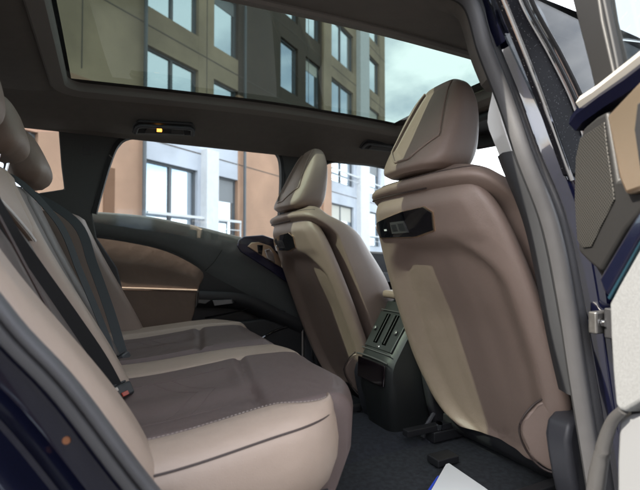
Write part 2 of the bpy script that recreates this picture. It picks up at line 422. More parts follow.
# lower parts
SHIELD = mat('shield_plastic', (.045, .045, .052), .42, bump=.15, bscale=1200)
sb = MB()
sb.grid([[sy((xb(z)+.004+.012*(1-ss(abs(y), .15, .24)) + dx, y, z)) for z, dx in ((.475, .012), (.462, -.012), (.435, -.022), (.405, -.012), (.395, .02), (.395, .06), (.475, .06))] for y in [(-.25+.5*i/20) for i in range(21)]], cu=True, cap=True)
sb.build('lower_cover', PLAST, seat, autosm=40)
# outer side shield with its ridge
sd = [(-.02, .60), (.0, .64), (.05, .652), (.20, .62), (.50, .60), (.56, .52), (.50, .40), (.12, .37), (.03, .42)]
panel('side_shield', [sy((x+.092, -.246, z-.01)) for x, z in sd], (0, -.06, 0), SHIELD, seat, bevel=.012, seg=4, smooth_n=40)
panel('recliner_cover', [sy((x*.62+.17, -.305, z*.72+.14)) for x, z in sd], (0, -.012, 0), PLAST, seat, bevel=.006, smooth_n=40)
panel('side_shield', [sy((x+.14, .23, z)) for x, z in sd], (0, .03, 0), PLAST, seat, bevel=.012, seg=4, smooth_n=40)
# leather tab over the hinge
tp = [(.085, -.185, .585), (.11, -.215, .648), (.13, -.262, .668), (.14, -.25, .56), (.17, -.243, .485), (.15, -.205, .475), (.125, -.175, .51)]
panel('leather_tab', [sy((x-.018, y, z)) for x, y, z in tp], (.05, 0, .01), L_FRONT, seat, bevel=.01, smooth_n=36)
MB().tube(cr([sy((x-.019, y, z)) for x, y, z in tp], 60, True), .0028, 6, closed=True).build('seam', PIPE, seat)
# seat cushion
rows = []
for i in range(30):
    t = i/29; x = .245+.43*t; r = []
    for k in range(28):
        a = 2*math.pi*k/28; c, s = math.cos(a), math.sin(a)
        r.append(sy((x, .26*math.copysign(abs(c)**.5, c), .60+.03*t+.085*math.copysign(abs(s)**.6, s)*(1-.5*ss(t, .85, 1)))))
    rows.append(r)
MB().grid(rows, cu=True, cap=True).build('seat_cushion', L_FRONT, seat, autosm=0)
mb = MB(); mb.box(sy((.235, -.22, .43)), sy((.60, .22, .53))); mb.build('seat_base', PLAST, seat, bevel=.01)
for s in (-1, 1):
    mb = MB(); mb.box(sy((.12, s*.21-.022, .392)), sy((.62, s*.21+.022, .425))); rail = mb.build('seat_rail', PLAST, seat, bevel=.004)
    mb = MB(); mb.box(sy((.02, s*.21-.014, .425)), sy((.55, s*.21+.014, .445))); mb.build('rail_slider', PLAST, rail, bevel=.002)
mb = MB(); mb.box((.02, -.33, .39), (.10, -.28, .412)); mb.build('floor_bracket', PLAST, seat, bevel=.004)
mb = MB(); mb.tube([sy((.16, .235, .47)), sy((.13, .24, .43)), sy((.10, .225, .40))], .008, 8); mb.build('cable', PLASTG, seat)
mb = MB(); mb.tube([sy((.15, .20, .45)), sy((.15, .205, .43))], .012, 12); mb.build('rail_bolt', CHROME, seat)
# the far seat is the same seat
far = copy_tree(seat); far.location = (.15-.06, .385, .36-.03)
far['label'] = 'farther brown leather front seat, beyond the centre console'
# ------------------------------------------------------------------ rear bench
bench = thing('rear_seat', 'rear bench seat with dark grey cushions and beige leather bolsters and its headrests', 'car seat', (-.85, 0, .4))
def front_x(y):                                  # front edge of the cushion seen from above
    return -.312 - .055*ss(abs(y), .38, .54) - .04*ss(abs(y), .48, .60) - .02*(1-ss(abs(y), .02, .14))
def cushion(name, y0, y1, m, ztop, r=.022, n=16, xs=1.0, cap0=True):
    """one upholstered section; rows across y, each a closed side profile"""
    rows = []
    for i in range(n):
        t = i/(n-1); y = y0+(y1-y0)*t
        e = min(y-y0, y1-y); dr = r*(1-math.sqrt(max(0, 1-(1-min(1, e/r))**2))) if r else 0
        fx = front_x(y)-dr*.8
        prof = []
        for k in range(80):
            u = k/79; x = -.90+(fx-.045+.90)*u
            prof.append(V((x, y, ztop(x, y)-dr)))
        zt = ztop(fx, y)-dr
        for k in range(1, 9):
            a = math.pi/2*(1-k/8); prof.append(V((fx-.045+.045*math.cos(a), y, zt-.05+.05*math.sin(a))))
        prof += [V((fx-.004, y, zt-.11)), V((fx-.03, y, zt-.17)), V((fx-.07, y, .545)), V((-.90, y, .545))]
        rows.append(prof)
    return MB().grid(rows, cu=True, cap=True).build(name, m, bench, autosm=50)
def zdark(c, hw):
    def f(x, y):
        q = (y-c)/hw
        z = .690 + .025*ss(x, -.80, -.45) - .012*ss(x, -.40, -.31)
        z += .020*min(1, abs(q))**3
        z -= .010*math.exp(-((x+.585-.05*(q+1)*.7)/.010)**2)               # cross seam
        z += .012*ss(x, -.585, -.54)*(1-min(1, q*q))
        z += .0035*math.cos(q*9)*(1-ss(x, -.58, -.52))*(1-abs(q)**4)        # long quilting lines
        return z
    return f
def zbol(x, y): return .708+.030*ss(x, -.80, -.50)
cushion('seat_cushion', -.578, -.152, L_DARK, zdark(-.36, .21), n=60)
cushion('cushion_bolster', -.152, .012, L_LIT, lambda x, y: .700+.02*ss(x, -.8, -.45)+.006*(1-((y+.07)/.08)**2), r=.018, n=14)
cushion('seat_cushion', .012, .40, L_DARK, zdark(.22, .19), n=36)
cushion('cushion_bolster', .40, .56, L_LIT, lambda x, y: .715+.02*ss(x, -.8, -.45))
# near outer bolster: top strip, then a full round side that wraps the front corner
rows = []
path = []
for k in range(50):
    t = k/49
    if t < .72: path.append((-.90+.325*t/.72, -.668))
    else:
        a = (t-.72)/.28*math.pi/2*.92; path.append((-.572+.120*math.sin(a), -.668+.105*(1-math.cos(a))))
nrm = []
for k in range(50):
    a, b = path[max(0, k-1)], path[min(49, k+1)]; d = V((b[0]-a[0], b[1]-a[1], 0)).normalized(); nrm.append(V((d.y, -d.x, 0)))
for k, (x, y) in enumerate(path):
    zt = zbol(x, y); N = nrm[k]; r = []; ins = min(.125, .125)
    for (o, z) in ((-.098, zt-.02), (-.096, zt-.004), (-.088, zt), (-.06, zt+.001), (-.03, zt-.004), (-.010, zt-.013), (-.001, zt-.024), (.004, zt-.04), (.008, zt-.07), (.006, zt-.10), (-.006, zt-.135), (-.03, zt-.165), (-.06, zt-.18), (-.098, zt-.18)):
        kk = 1-.9*ss(k/49, .70, 1) if o < 0 and z > zt-.10 else 1
        r.append(V((x, y, 0)) + N*(o*kk) + V((0, 0, z)))
    rows.append(r)
nb = MB().grid(rows, cu=True, cap=True).build('cushion_bolster', L_LIT, bench, autosm=0)
MB().tube([V((x, y, zbol(x, y)-.019)) + nrm[k]*(-.004) for k, (x, y) in enumerate(path)], .0019, 6).build('piping', PIPE, nb)
def dashes(pts, L=.006, gap=.0035, r=.0011):
    mb = MB(); d = 0; acc = [0]
    for a, b in zip(pts, pts[1:]): acc.append(acc[-1]+(b-a).length)
    def P(s):
        for i in range(len(acc)-1):
            if acc[i+1] >= s: return pts[i].lerp(pts[i+1], (s-acc[i])/max(1e-9, acc[i+1]-acc[i]))
        return pts[-1]
    while d+L < acc[-1]:
        mb.tube([P(d), P(d+L)], r, 5); d += L+gap
    return mb
st = [V((x, y, zbol(x, y)+.001)) + nrm[k]*(-.090*(1-.9*ss(k/49, .70, 1))) for k, (x, y) in enumerate(path) if k < 48]
dashes(st, .004, .003, .00042).build('stitching', STITCH, nb)
# quilting seams on the two dark cushions
for c, hw in ((-.36, .21), (.22, .19)):
    f = zdark(c, hw); mb = MB()
    for (xa, qa, xb_, qb) in ((-.80, -.55, -.62, -.5), (-.80, .62, -.57, .66), (-.74, -.48, -.66, .1), (-.66, .1, -.74, .62), (-.70, -.5, -.62, .1), (-.62, .1, -.70, .62)):
        pts = []
        for i in range(14):
            t = i/13; x = xa+(xb_-xa)*t; y = c+hw*(qa+(qb-qa)*t); pts.append(V((x, y, f(x, y)-.0002)))
        mb.tube(pts, .0012, 5)
    mb.build('quilting_seam', L_DARK, bench)
# base below the cushion
mb = MB(); rows = []
for i in range(24):
    y = -.60+1.2*i/23; fx = front_x(y)-.05
    rows.append([V((fx-.012, y, .56)), V((fx, y, .54)), V((fx-.01, y, .45)), V((fx-.03, y, .37)), V((-.95, y, .37)), V((-.95, y, .56))])
mb.grid(rows, cu=True, cap=True).build('seat_base', mat('base_carpet', (.045, .043, .047), 1, bump=.8, bscale=900, var=.15, vscale=60), bench)
# backrests
def bx_(z): return -.835-(z-.69)*.46             # face line of the backrest
def backrest(name, y0, y1, m, bulge=.0, z0=.67, z1=1.205, depth=.14, r=.03, n=18, taper=.5, nz=44):
    rows = []
    for i in range(n):
        t = i/(n-1); y = y0+(y1-y0)*t
        e = min(y-y0, y1-y); dr = r*(1-math.sqrt(max(0, 1-(1-min(1, e/r))**2)))
        r_ = []
        for k in range(nz):
            z = z0+(z1-.05-z0)*k/(nz-1); b = bulge*(1-taper*ss(z, .72, 1.06))
            r_.append(V((bx_(z)+b-dr, y, z)))
        zc = z1-.05
        for k in range(1, 11):
            a = math.pi*k/10; bb = bulge*(1-taper)
            r_.append(V((bx_(zc)-depth/2+bb/2 + (depth/2+bb/2-dr)*math.cos(a), y, zc+.05*math.sin(a)-dr*.4)))
        r_.append(V((bx_(z0)-depth, y, z0)))
        rows.append(r_)
    return MB().grid(rows, cu=True, cap=True).build(name, m, bench, autosm=50)
backrest('backrest_bolster', -.685, -.535, L_LIT, bulge=.062, z1=1.20, r=.045, n=26, taper=1.0)
cb = backrest('backrest_panel', -.535, -.235, L_SUED, bulge=.012, n=14)
backrest('backrest_bolster', -.235, -.13, L_LIT, bulge=.05, r=.035, n=16)
backrest('backrest_panel', -.128, .128, L_SUED, bulge=.02, z1=1.20, r=.03)
backrest('backrest_bolster', .13, .235, L_SUED, bulge=.035, r=.035)
backrest('backrest_panel', .235, .50, L_SUED, bulge=.012)
backrest('backrest_bolster', .50, .665, L_FRONT, bulge=.14, z1=1.17, r=.05, n=24, taper=.12)
MB().tube([V((bx_(z)+.0145, -.535+.012+.30*ss(z, 1.10, 1.02)*0 + (1.13-z)*0, z)) for z in (.72, .8, .9, 1.0, 1.09)] , .003, 6).build('piping', PIPE, cb)
wp = cr([V((bx_(1.10)+.016, -.50, 1.10)), V((bx_(1.085)+.016, -.40, 1.085)), V((bx_(1.05)+.017, -.30, 1.05)), V((bx_(1.03)+.017, -.262, 1.03))], 24)
MB().tube(wp, .0028, 6).build('piping', WPIPE, cb)
# upper dark pad above pale piping
mb = MB(); rows = []
for i in range(16):
    t = i/15; y = -.515+.26*t; zb = lin(y, [(-.5, 1.10), (-.40, 1.085), (-.30, 1.05), (-.262, 1.03)])
    rows.append([V((bx_(zb)+.012, y, zb)), V((bx_(zb+.03)+.024, y, zb+.03)), V((bx_(1.16)+.024, y, 1.165)), V((bx_(1.19)-.02, y, 1.195)), V((bx_(1.19)-.05, y, 1.19)), V((bx_(zb)-.03, y, zb))])
mb.grid(rows, cu=True, cap=True).build('shoulder_pad', L_LIT, cb)
def rear_head(y, zc, w, h, d, tilt, m=L_HEAD, x0=-1.06):
    rows = []
    for k in range(22):
        t = -1+2*k/21; f = math.sqrt(max(0, 1-abs(t)**4))**1.0; f = max(f, .12); r = []
        for j in range(40):
            a = 2*math.pi*j/40; c, s = math.cos(a), math.sin(a)
            p = V((d*math.copysign(abs(c)**.6, c)*f, w*math.copysign(abs(s)**.6, s)*(.55+.45*f), h*t))
            p = Matrix.Rotation(tilt, 3, 'Y') @ p
            r.append(p+V((x0, y, zc)))
        rows.append(r)
    hh = MB().grid(rows, cu=True, cap=True).build('headrest', m, bench, autosm=0)
    for s in (-1, 1): MB().tube([V((x0+.0, y+s*.055, zc-h-.035)), V((x0+.012, y+s*.055, zc-h+.03))], .006, 10).build('headrest_post', CHROME, hh)
    return hh
rear_head(-.36, 1.345, .14, .105, .05, R_(-15), L_FRONT, x0=-1.085)
rear_head(0, 1.315, .11, .075, .05, R_(-18), L_HEAD, x0=-1.085)
rear_head(.33, 1.30, .14, .085, .055, R_(-25), L_HEAD, x0=-1.075)

# seat belts (hang in front of the backrests)
def ribbon(pts, wdir, hw, m, parent, name='webbing', th=.0022):
    pts = cr(pts, 40); rows = []
    for i, p in enumerate(pts):
        a, b = pts[max(0, i-1)], pts[min(len(pts)-1, i+1)]; t = (b-a).normalized()
        wv = V(wdir); wv = (wv-t*wv.dot(t)).normalized(); n = t.cross(wv)
        rows.append([p-wv*hw-n*th*.5, p+wv*hw-n*th*.5, p+wv*hw+n*th*.5, p-wv*hw+n*th*.5])
    return MB().grid(rows, cu=True, cap=True).build(name, m, parent, autosm=30)
G_B = 'rear seat belts'
t = thing('seat_belt', 'black seat belt across the nearest rear backrest', 'seat belt', (-.9, -.4, .7), G_B)
ribbon([V((-1.05, -.60, 1.20)), at_y(3, 227, -.505)+V((0, 0, 0)), at_y(35, 272, -.435), at_y(72, 322, -.36), at_y(100, 362, -.30), at_y(117, 392, -.265)], (.75, .5, .42), .017, BELT, t)
t2 = thing('seat_belt', 'blue grey seat belt hanging in front of the farthest rear backrest', 'seat belt', (-.9, .3, .7), G_B)
ribbon([V((-1.16, .36, 1.19)), V((-1.09, .35, 1.212)), at_y(75, 222, .32), at_y(93, 265, .29), at_y(110, 312, .25), at_y(122, 352, .20), at_y(126, 365, .18)], (.85, .4, .3), .015, BELTB, t2)
t3 = thing('seat_belt', 'narrow grey seat belt beside the middle backrest, between the black and blue grey belts', 'seat belt', (-.9, .1, .7), G_B)
ribbon([V((-1.14, .11, 1.20)), V((-1.075, .105, 1.215)), at_y(58, 222, .09), at_y(80, 272, .07), at_y(102, 325, .04), at_y(112, 355, .02)], (.7, .6, .2), .010, BELTB, t3)
def buckle(px, py, y, parent, m, red=True, scale=1, az=0):
    c = at_y(px, py, y); rot = Matrix.Rotation(R_(az), 3, 'Z') @ Matrix.Rotation(R_(-28), 3, 'Y')
    mb = MB(); s = scale
    mb.box(c+V((-.05*s, -.027*s, -.012*s)), c+V((.03*s, .027*s, .014*s)), rot, c)
    b = mb.build('buckle', m, parent, bevel=.005)
    mb = MB(); mb.box(c+V((-.055*s, -.028*s, .0145*s)), c+V((.02*s, .028*s, .019*s)), rot, c); mb.build('latch_plate', PLAST, b, bevel=.002)
    if red:
        mb = MB(); mb.box(c+V((.0302*s, -.012*s, -.010*s)), c+V((.033*s, .005*s, -.002*s)), rot, c); mb.build('release_button', RED, b, bevel=.001)
        mb = MB(); mb.box(c+V((.0302*s, -.024*s, .004*s)), c+V((.0335*s, -.017*s, .011*s)), rot, c); mb.build('indicator', STITCH, b, bevel=.001)
buckle(112, 397, -.262, t, PLAST, True, 1.15, -38)
buckle(118, 362, .16, t2, PLASTG, False, 1.1, -20)
# ------------------------------------------------------------------ the car shell
car = thing('car', 'dark blue car seen through its open rear door, with glass roof and dark headliner', 'car', (-.4, 0, 0))
zr = smooth_tab([(-2.0, 1.50), (-1.5, 1.55), (-.95, 1.583), (-.33, 1.612), (.0, 1.615), (.4, 1.605), (.7, 1.57), (1.0, 1.50)])
GX0, GX1, GY = -.965, .40, .35
# headliner: two side strips, rear and front fields, all folded up round the glass opening
def side_strip(sgn):
    rows = []
    for i in range(60):
        x = -1.9+2.6*i/59; z = zr(x)
        yw = .625
        inside = GX0-.06 < x < GX1+.05
        prof = [(GY, z+.004), (GY+.003, z-.014), (GY+.015, z-.022), (GY+.05, z-.026), (GY+.062, z-.029), (GY+.12, z-.048), (.52, z-.075), (.585, z-.10), (yw-.012, 1.494), (yw, 1.484), (yw+.012, 1.482), (yw+.02, 1.50)]
        rows.append([V((x, sgn*y, zz + (.05*ss(y, .42, .60) if sgn < 0 else 0))) for y, zz in prof])
    return rows
# build them as one mesh with thickness from the outer roof skin above
hl = MB(); hl.grid(side_strip(1)); hl.grid(side_strip(-1))
for (xa, xb2, sg) in ((-1.9, GX0, -1), (GX1, .75, 1)):
    rows = []
    e = xb2 if sg < 0 else xa
    if sg < 0: xs = [-1.9+(GX0-.07+1.9)*i/14 for i in range(15)]+[GX0-.055, GX0-.02, GX0-.005, GX0]; drop = [.035]*14+[.032, .027, .022, .014, -.004]
    else: xs = [GX1, GX1+.005, GX1+.02, GX1+.055]+[GX1+.07+(.68-GX1-.07+.05)*i/8 for i in range(9)]; drop = [-.004, .014, .022, .027, .032]+[.035]*8
    for x, dd in zip(xs, drop):
        rows.append([V((x, -GY-.02+(2*GY+.04)*k/16, zr(x)-dd)) for k in range(17)])
    hl.grid(rows)
hl.build('headliner', HEAD, car, autosm=50)
# raised cloth-covered surround of the glass opening
gp = []
for i in range(80):
    t = i/80*4; k = int(t); f = t-k; a, b = ((GX0, -GY), (GX1, -GY), (GX1, GY), (GX0, GY))[k], ((GX1, -GY), (GX1, GY), (GX0, GY), (GX0, -GY))[k]
    gp.append((a[0]+(b[0]-a[0])*f, a[1]+(b[1]-a[1])*f))
cx_, cy_ = (GX0+GX1)/2, 0
ring0 = []
for d_, dz in ((-.002, .004), (.0, -.016), (.006, -.026), (.03, -.033), (.040, -.036), (.046, -.030), (.046, -.010)):
    r = []
    hx, hy = (GX1-GX0)/2+d_, GY+d_; rr = .05+d_
    for c_x, c_y, a0 in ((hx-rr, hy-rr, 0), (-hx+rr, hy-rr, 90), (-hx+rr, -hy+rr, 180), (hx-rr, -hy+rr, 270)):
        for q in range(9):
            a = R_(a0+q*10+5*(q-4)/4*0+5*0); a = R_(a0+q*90/8)
            r.append((cx_+c_x+rr*math.cos(a), c_y+rr*math.sin(a)))
    full = []
    for q in range(36):
        a, b = r[q], r[(q+1) % 36]; n_ = 14 if q % 9 == 8 else 1
        for f in range(n_): full.append((a[0]+(b[0]-a[0])*f/n_, a[1]+(b[1]-a[1])*f/n_))
    ring0.append([V((x, y, zr(x)+dz)) for x, y in full])
MB().grid(ring0, cu=True).build('glass_surround', mat('surround_cloth', (.15, .135, .122), .9, bump=.25, bscale=1500), car, autosm=40)
# black frit frame and the glass itself
rows = []
mb = MB()
def roof_z(x, y): return zr(x)+.012-.02*(y/.6)**2
for (xa, xb2, ya, yb) in ((GX0-.01, GX0+.012, -GY-.01, GY+.01), (GX1-.06, GX1+.01, -GY-.01, GY+.01), (GX0+.012, GX1-.06, GY-.03, GY+.01), (GX0+.012, GX1-.06, -GY-.01, -GY+.012)):
    nx = 24; mb.grid([[V((xa+(xb2-xa)*i/nx, ya+(yb-ya)*k/8, roof_z(xa+(xb2-xa)*i/nx, ya+(yb-ya)*k/8)-.004)) for k in range(9)] for i in range(nx+1)])
mb.build('roof_glass_border', GLOSSB, car)
MB().grid([[V((GX0-.02+(GX1-GX0+.04)*i/30, -GY-.03+(2*GY+.06)*k/12, roof_z(GX0-.02+(GX1-GX0+.04)*i/30, -GY-.03+(2*GY+.06)*k/12))) for k in range(13)] for i in range(31)]).build('roof_glass', G_ROOF, car)
# outer roof skin around the glass
mb = MB()
def skin(x, y):
    y_ = abs(y); z = zr(x)+.014-.02*(min(y_, .6)/.6)**2
    return V((x, y, z - .9*max(0, y_-.60)**1.2))
for (xa, xb2, ya, yb) in ((-2.1, GX0-.012, -.70, .70), (GX1+.012, .8, -.70, .70), (GX0-.012, GX1+.012, GY+.012, .70), (GX0-.012, GX1+.012, -.70, -GY-.012)):
    mb.grid([[skin(xa+(xb2-xa)*i/20, ya+(yb-ya)*k/14)+V((0, 0, .003)) for k in range(15)] for i in range(21)])
mb.build('roof', PAINT, car)
# grab handles over the far windows
def grab(px0, px1, py0, py1, y, lamp):
    a, b = at_y(px0, py0, y), at_y(px1, py1, y); L = (b-a); n = V((0, -.6, -.8)).normalized()
    up = V((0, -.8, .6))*1.6
    base = panel('grab_handle', [a-L*.03-up*.018, a-L*.02+up*.006, a+L*.05+up*.022, b-L*.05+up*.022, b+L*.02+up*.006, b+L*.03-up*.018], n*.012, PLAST, car, bevel=.006)
    inner = [a+L*.02-up*.014+n*.014, a+L*.07+up*.010+n*.022, a+L*.3+up*.014+n*.026, a+L*.7+up*.014+n*.026, b-L*.07+up*.010+n*.022, b-L*.02-up*.014+n*.014]
    MB().tube(cr(inner, 40), .0075, 10).build('grip', PLASTG, base)
    panel('handle_recess', [a+L*.16-up*.012+n*.013, a+L*.2+up*.004+n*.013, b-L*.2+up*.004+n*.013, b-L*.16-up*.012+n*.013], n*.006, PLASTM, base, bevel=.003)
    if lamp:
        c = a+L*.40+up*.003+n*.024
        MB().tube([c-L*.04, c+L*.04], .0065, 10).build('hook_lamp', AMBER, base)
        c = a+L*.55+up*.0+n*.020
        panel('coat_hook', [c-L*.2-up*.006, c-L*.2+up*.006, c+L*.06+up*.006, c+L*.06-up*.006], n*.006, PLAST, base, bevel=.002)
grab(134, 194, 126, 129, .497, True)
grab(362, 402, 143, 148, .497, False)
# far pillars
panel('pillar_trim', Y([(58, 124), (135, 128), (128, 136), (116, 150), (104, 178), (92, 213), (97, 240), (86, 236), (45, 220), (38, 193), (64, 189), (61, 165)], .655), (0, .03, 0), PILC, car, bevel=.006)
panel('airbag_mark', Y([(83, 146), (91, 146), (91, 155), (83, 155)], .6555), (0, -.002, 0), PLASTM, car, bevel=.001)
panel('pillar_trim', Y([(278, 146), (327, 151), (318, 165), (315, 190), (317, 260), (283, 262), (285, 175)], .655), (0, .03, 0), PILC, car, bevel=.006)
# far quarter window glass and the shelf behind the bench
panel('quarter_window', Y([(30, 132), (66, 132), (70, 205), (30, 205)], .69), (0, .004, 0), G_SIDE, car, bevel=0)
panel('quarter_trim', [V((-1.9, .66, .45)), V((-1.9, .66, 1.20)), V((-1.2, .66, 1.20)), V((-.93, .66, 1.16)), V((-.80, .66, .95)), V((-.72, .66, .6)), V((-.72, .66, .4))], (0, .03, 0), PLASTG, car, bevel=.006)
panel('tailgate', [V((-1.92, -.72, .5)), V((-1.92, .72, .5)), V((-2.0, .72, 1.1)), V((-2.0, -.72, 1.1))], (-.05, 0, 0), PLASTG, car, bevel=.01)
panel('rear_window', [V((-2.0, -.62, 1.1)), V((-2.0, .62, 1.1)), V((-1.9, .5, 1.5)), V((-1.9, -.5, 1.5))], (-.005, 0, 0), G_DARK, car, bevel=0)
panel('load_floor', [V((-1.9, -.66, .62)), V((-1.1, -.66, .62)), V((-1.1, .66, .62)), V((-1.9, .66, .62))], (0, 0, -.03), CARPET, car, bevel=.003)
# floor
mb = MB(); rows = []
def floor_z(y): return .372+.028*(1-ss(abs(y), .10, .24))
for i in range(8):
    x = -.98+2.1*i/7; rows.append([V((x, -.70+1.42*k/40, floor_z(-.70+1.42*k/40))) for k in range(41)])
mb.grid(rows); mb.build('floor_carpet', CARPET, car)
MB().grid([[V((x, y, z)) for x in (-1.0, 1.1)] for y, z in ((-.70, .372), (-.71, .45), (-.73, .462), (-.78, .455), (-.80, .40), (-.80, .25))]).build('sill_trim', PLASTG, car)
MB().grid([[V((x, y, z)) for x in (-1.0, 1.1)] for y, z in ((.72, .372), (.73, .46), (.80, .46), (.80, .25))]).build('sill_trim', PLASTG, car)
# door opening seal: closed loop
SEAL = [(-.80, -.74, .71), at_y(66, 390, -.74), at_y(0, 318, -.74), (-1.02, -.735, 1.06), (-1.03, -.71, 1.24), (-.93, -.675, 1.42), (-.75, -.652, 1.51), (-.50, -.642, 1.55), (-.30, -.645, 1.552), at_y(469, -4, -.662), at_y(489, 50, -.675), at_y(509, 100, -.69), at_y(528, 155, -.715), at_y(554, 222, -.735), at_y(570, 297, -.74), at_y(582, 374, -.74), at_y(601, 492, -.74), (.10, -.74, .475), (.02, -.74, .44), (-.30, -.74, .44), (-.58, -.74, .47), (-.70, -.74, .57)]
SP = cr(SEAL, 220, True)
prof = [(-.024, -.004), (-.024, .006), (-.019, .011), (-.006, .013), (-.003, .010), (-.001, .004), (.001, .010), (.005, .017), (.011, .020), (.017, .018), (.022, .011), (.024, .0), (.024, -.004)]
def sealscale(p): return lin(p.x, [(-.75, .62), (-.5, .75), (-.2, 1.0), (-.1, 1.15), (.02, 1.4), (.1, 1.5)]) if p.z > .3 else 1
def loop_sweep(prof_):
    rows = []; n = len(SP)
    for i, p in enumerate(SP):
        t = (SP[(i+1) % n]-SP[(i-1) % n]).normalized(); N = V((0, -1, 0)); N = (N-t*N.dot(t)).normalized(); S_ = t.cross(N); k = sealscale(p)
        rows.append([p+S_*(q[0]*k)+N*(q[1]*min(1, k*1.2)) for q in prof_])
    return MB().grid(rows, cu=True, cv=True)
loop_sweep(prof).build('door_seal', RUBB, car, autosm=60)
loop_sweep([(-.020, -.012), (-.020, -.001), (.020, -.001), (.020, -.012)]).build('seal_flange', RUBK, car, autosm=60)
PLAST2 = mat('pillar_plastic', (.03, .031, .034), .6, bump=.15, bscale=1200)
# interior trims just inside the B pillar seal
def pillar_rows(pts, offs): return [[V(p)+V(o) for o in offs] for p in pts]
top = [p for p in SP if p.x > -.25 and p.z > 1.19 and p.z < 1.60]
low = [p for p in SP if p.x > -.25 and .70 < p.z <= 1.215 and p.x > -.12]
top.sort(key=lambda p: -p.z); low.sort(key=lambda p: -p.z)
MB().grid([[*[p+(q-p)*(1-.75*ss(p.z, 1.28, 1.375)) for q in (p+V((.012, .0, 0)), p+V((-.022, .018, 0)), p+V((-.030+.030*(1-ss(p.z, 1.2, 1.5)), .03, 0)), p+V((-.015+.028*(1-ss(p.z, 1.15, 1.5)), .075, 0)), p+V((.05, .095, 0)), p+V((.14, .075, 0)), p+V((.14, .01, 0)))]] for p in top if p.z < 1.375], cu=True, cap=True).build('pillar_trim', TRIMG, car, label='light upper pillar trim', autosm=50)
MB().grid([[p+V((.012, .0, 0)), p+V((-.010, .012, 0)), p+V((-.004, .03, 0)), p+V((.012, .06, .0)), p+V((.05, .08, 0)), p+V((.14, .07, 0)), p+V((.14, .01, 0))] for p in top if p.z > 1.365], cu=True, cap=True).build('pillar_trim', HEAD, car, autosm=50)
MB().grid([[p+V((.012, .0, 0)), p+V((-.030+.012*ss(p.z, .9, .6), .012, 0)), p+V((-.034+.022*ss(p.z, .9, .6), .03, 0)), p+V((-.016+.02*ss(p.z, .9, .6), .06, 0)), p+V((.05, .075, 0)), p+V((.16, .06, 0)), p+V((.16, .01, 0))] for p in low], cu=True, cap=True).build('pillar_trim', PLAST2, car, label='dark lower pillar trim', autosm=50)
# B pillar outer painted face
bp = [p for p in SP if p.x > -.30 and .47 < p.z < 1.60 and (p.z > 1.45 or p.x > -.2)]
bp.sort(key=lambda p: -p.z)
def bwid(z): return lin(z, [(.5, .16), (.9, .13), (1.1, .10), (1.3, .078), (1.6, .07)])
MB().grid([[p+V((.020, -.002, 0)), p+V((.032, -.012, 0)), p+V((.036, -.030, 0)), p+V((.044, -.040, 0)), p+V((.060, -.042, 0)), p+V((.060+bwid(p.z)*.35, -.046, 0)), p+V((.068+bwid(p.z)*.42, -.040, 0)), p+V((.085+bwid(p.z), -.04, 0)), p+V((.095+bwid(p.z), .02, 0))] for p in bp]).build('pillar', PAINTP, car, autosm=60)
# rear quarter: flange strips beside the seal, ridge and outer panel
left = [p for p in SP if p.x < -.55 and p.z < 1.45]
left = sorted(left, key=lambda p: p.z)
left = [p for p in left if p.z > .45]
def ofs(p):    # outward direction from the opening in the xz plane
    c = V((-.35, p.y, 1.0)); d = (p-c); d.y = 0; return d.normalized()
rows = []
for p in left:
    d = ofs(p); d = V((-.80, 0, -.60)).lerp(d, ss(p.z, .9, 1.2)).normalized()
    k = 1
    prof_ = [(.006, -.006), (.014, -.004), (.018, .014), (.024, .020), (.044, .020), (.049, .018), (.052, .010), (.055, .004), (.059, .007), (.070, .017), (.076, .016), (.081, .008), (.084, -.004), (.092, -.024), (.108, -.040), (.15, -.056), (.26, -.070), (.40, -.085), (1.2, -.08)]
    rows.append([p + d*a + V((0, b, 0)) for a, b in prof_])
MB().grid(rows).build('quarter_panel', PAINT, car, autosm=45, label='dark blue rear quarter with the door shut flange')
# bump stop in the flange
c = at_y(67, 438, -.712); MB().tube([c+V((0, .004, 0)), c+V((0, -.006, 0)), c+V((0, -.010, 0))], [.0055, .0055, .004], 14).build('flange_plug', mat('brown_plug', (.22, .085, .035), .5), car)
# roof rail outside above the opening
topr = [p for p in SP if p.z > 1.40]; topr.sort(key=lambda p: p.x)
MB().grid([[p+V((0, .0, .02)), p+V((0, -.03, .025)), p+V((0, -.05, .045)), p+V((0, -.03, .085)), p+V((0, .04, .10))] for p in topr]).build('roof_rail', PAINT, car)
# front door side: black gloss applique, window, frame - outside skin of the closed front door
# windscreen, header, A pillars, dashboard, mirror, visor
MB().grid([[V((.68, -.62+1.24*k/12, 1.535)) + V((t*.62, 0, -t*.52)) + V((.05*math.sin(math.pi*k/12), 0, 0)) for k in range(13)] for t in (0, .33, .66, 1)]).build('windscreen', G_SIDE, car)
for s in (-1, 1):
    MB().sweep(cr([V((.55, s*.625, 1.525)), V((.8, s*.655, 1.42)), V((1.05, s*.69, 1.22)), V((1.25, s*.72, 1.02))], 20), [(-.04, -.02), (.04, -.02), (.04, .03), (-.04, .03)], (0, s, .3)).build('pillar', PLASTG, car, autosm=30)
rows = []
for k in range(25):
    y = -.72+1.44*k/24
    rows.append([V((1.3, y, .98)), V((.95, y, 1.0)), V((.82, y, .97)), V((.78, y, .90)), V((.84, y, .72)), V((.95, y, .45)), V((1.3, y, .4))])
MB().grid(rows, cu=True, cap=True).build('dashboard', PLAST, car, autosm=40)
mb = MB(); mb.box((.66, -.13, 1.475), (.695, .13, 1.54), Matrix.Rotation(R_(18), 3, 'Z')); mir = mb.build('rear_view_mirror', PLAST, car, bevel=.012)
mb = MB(); mb.tube([(.685, 0, 1.51), (.70, 0, 1.53), (.71, 0, 1.545)], .012, 10); mb.build('mirror_stalk', PLAST, mir)
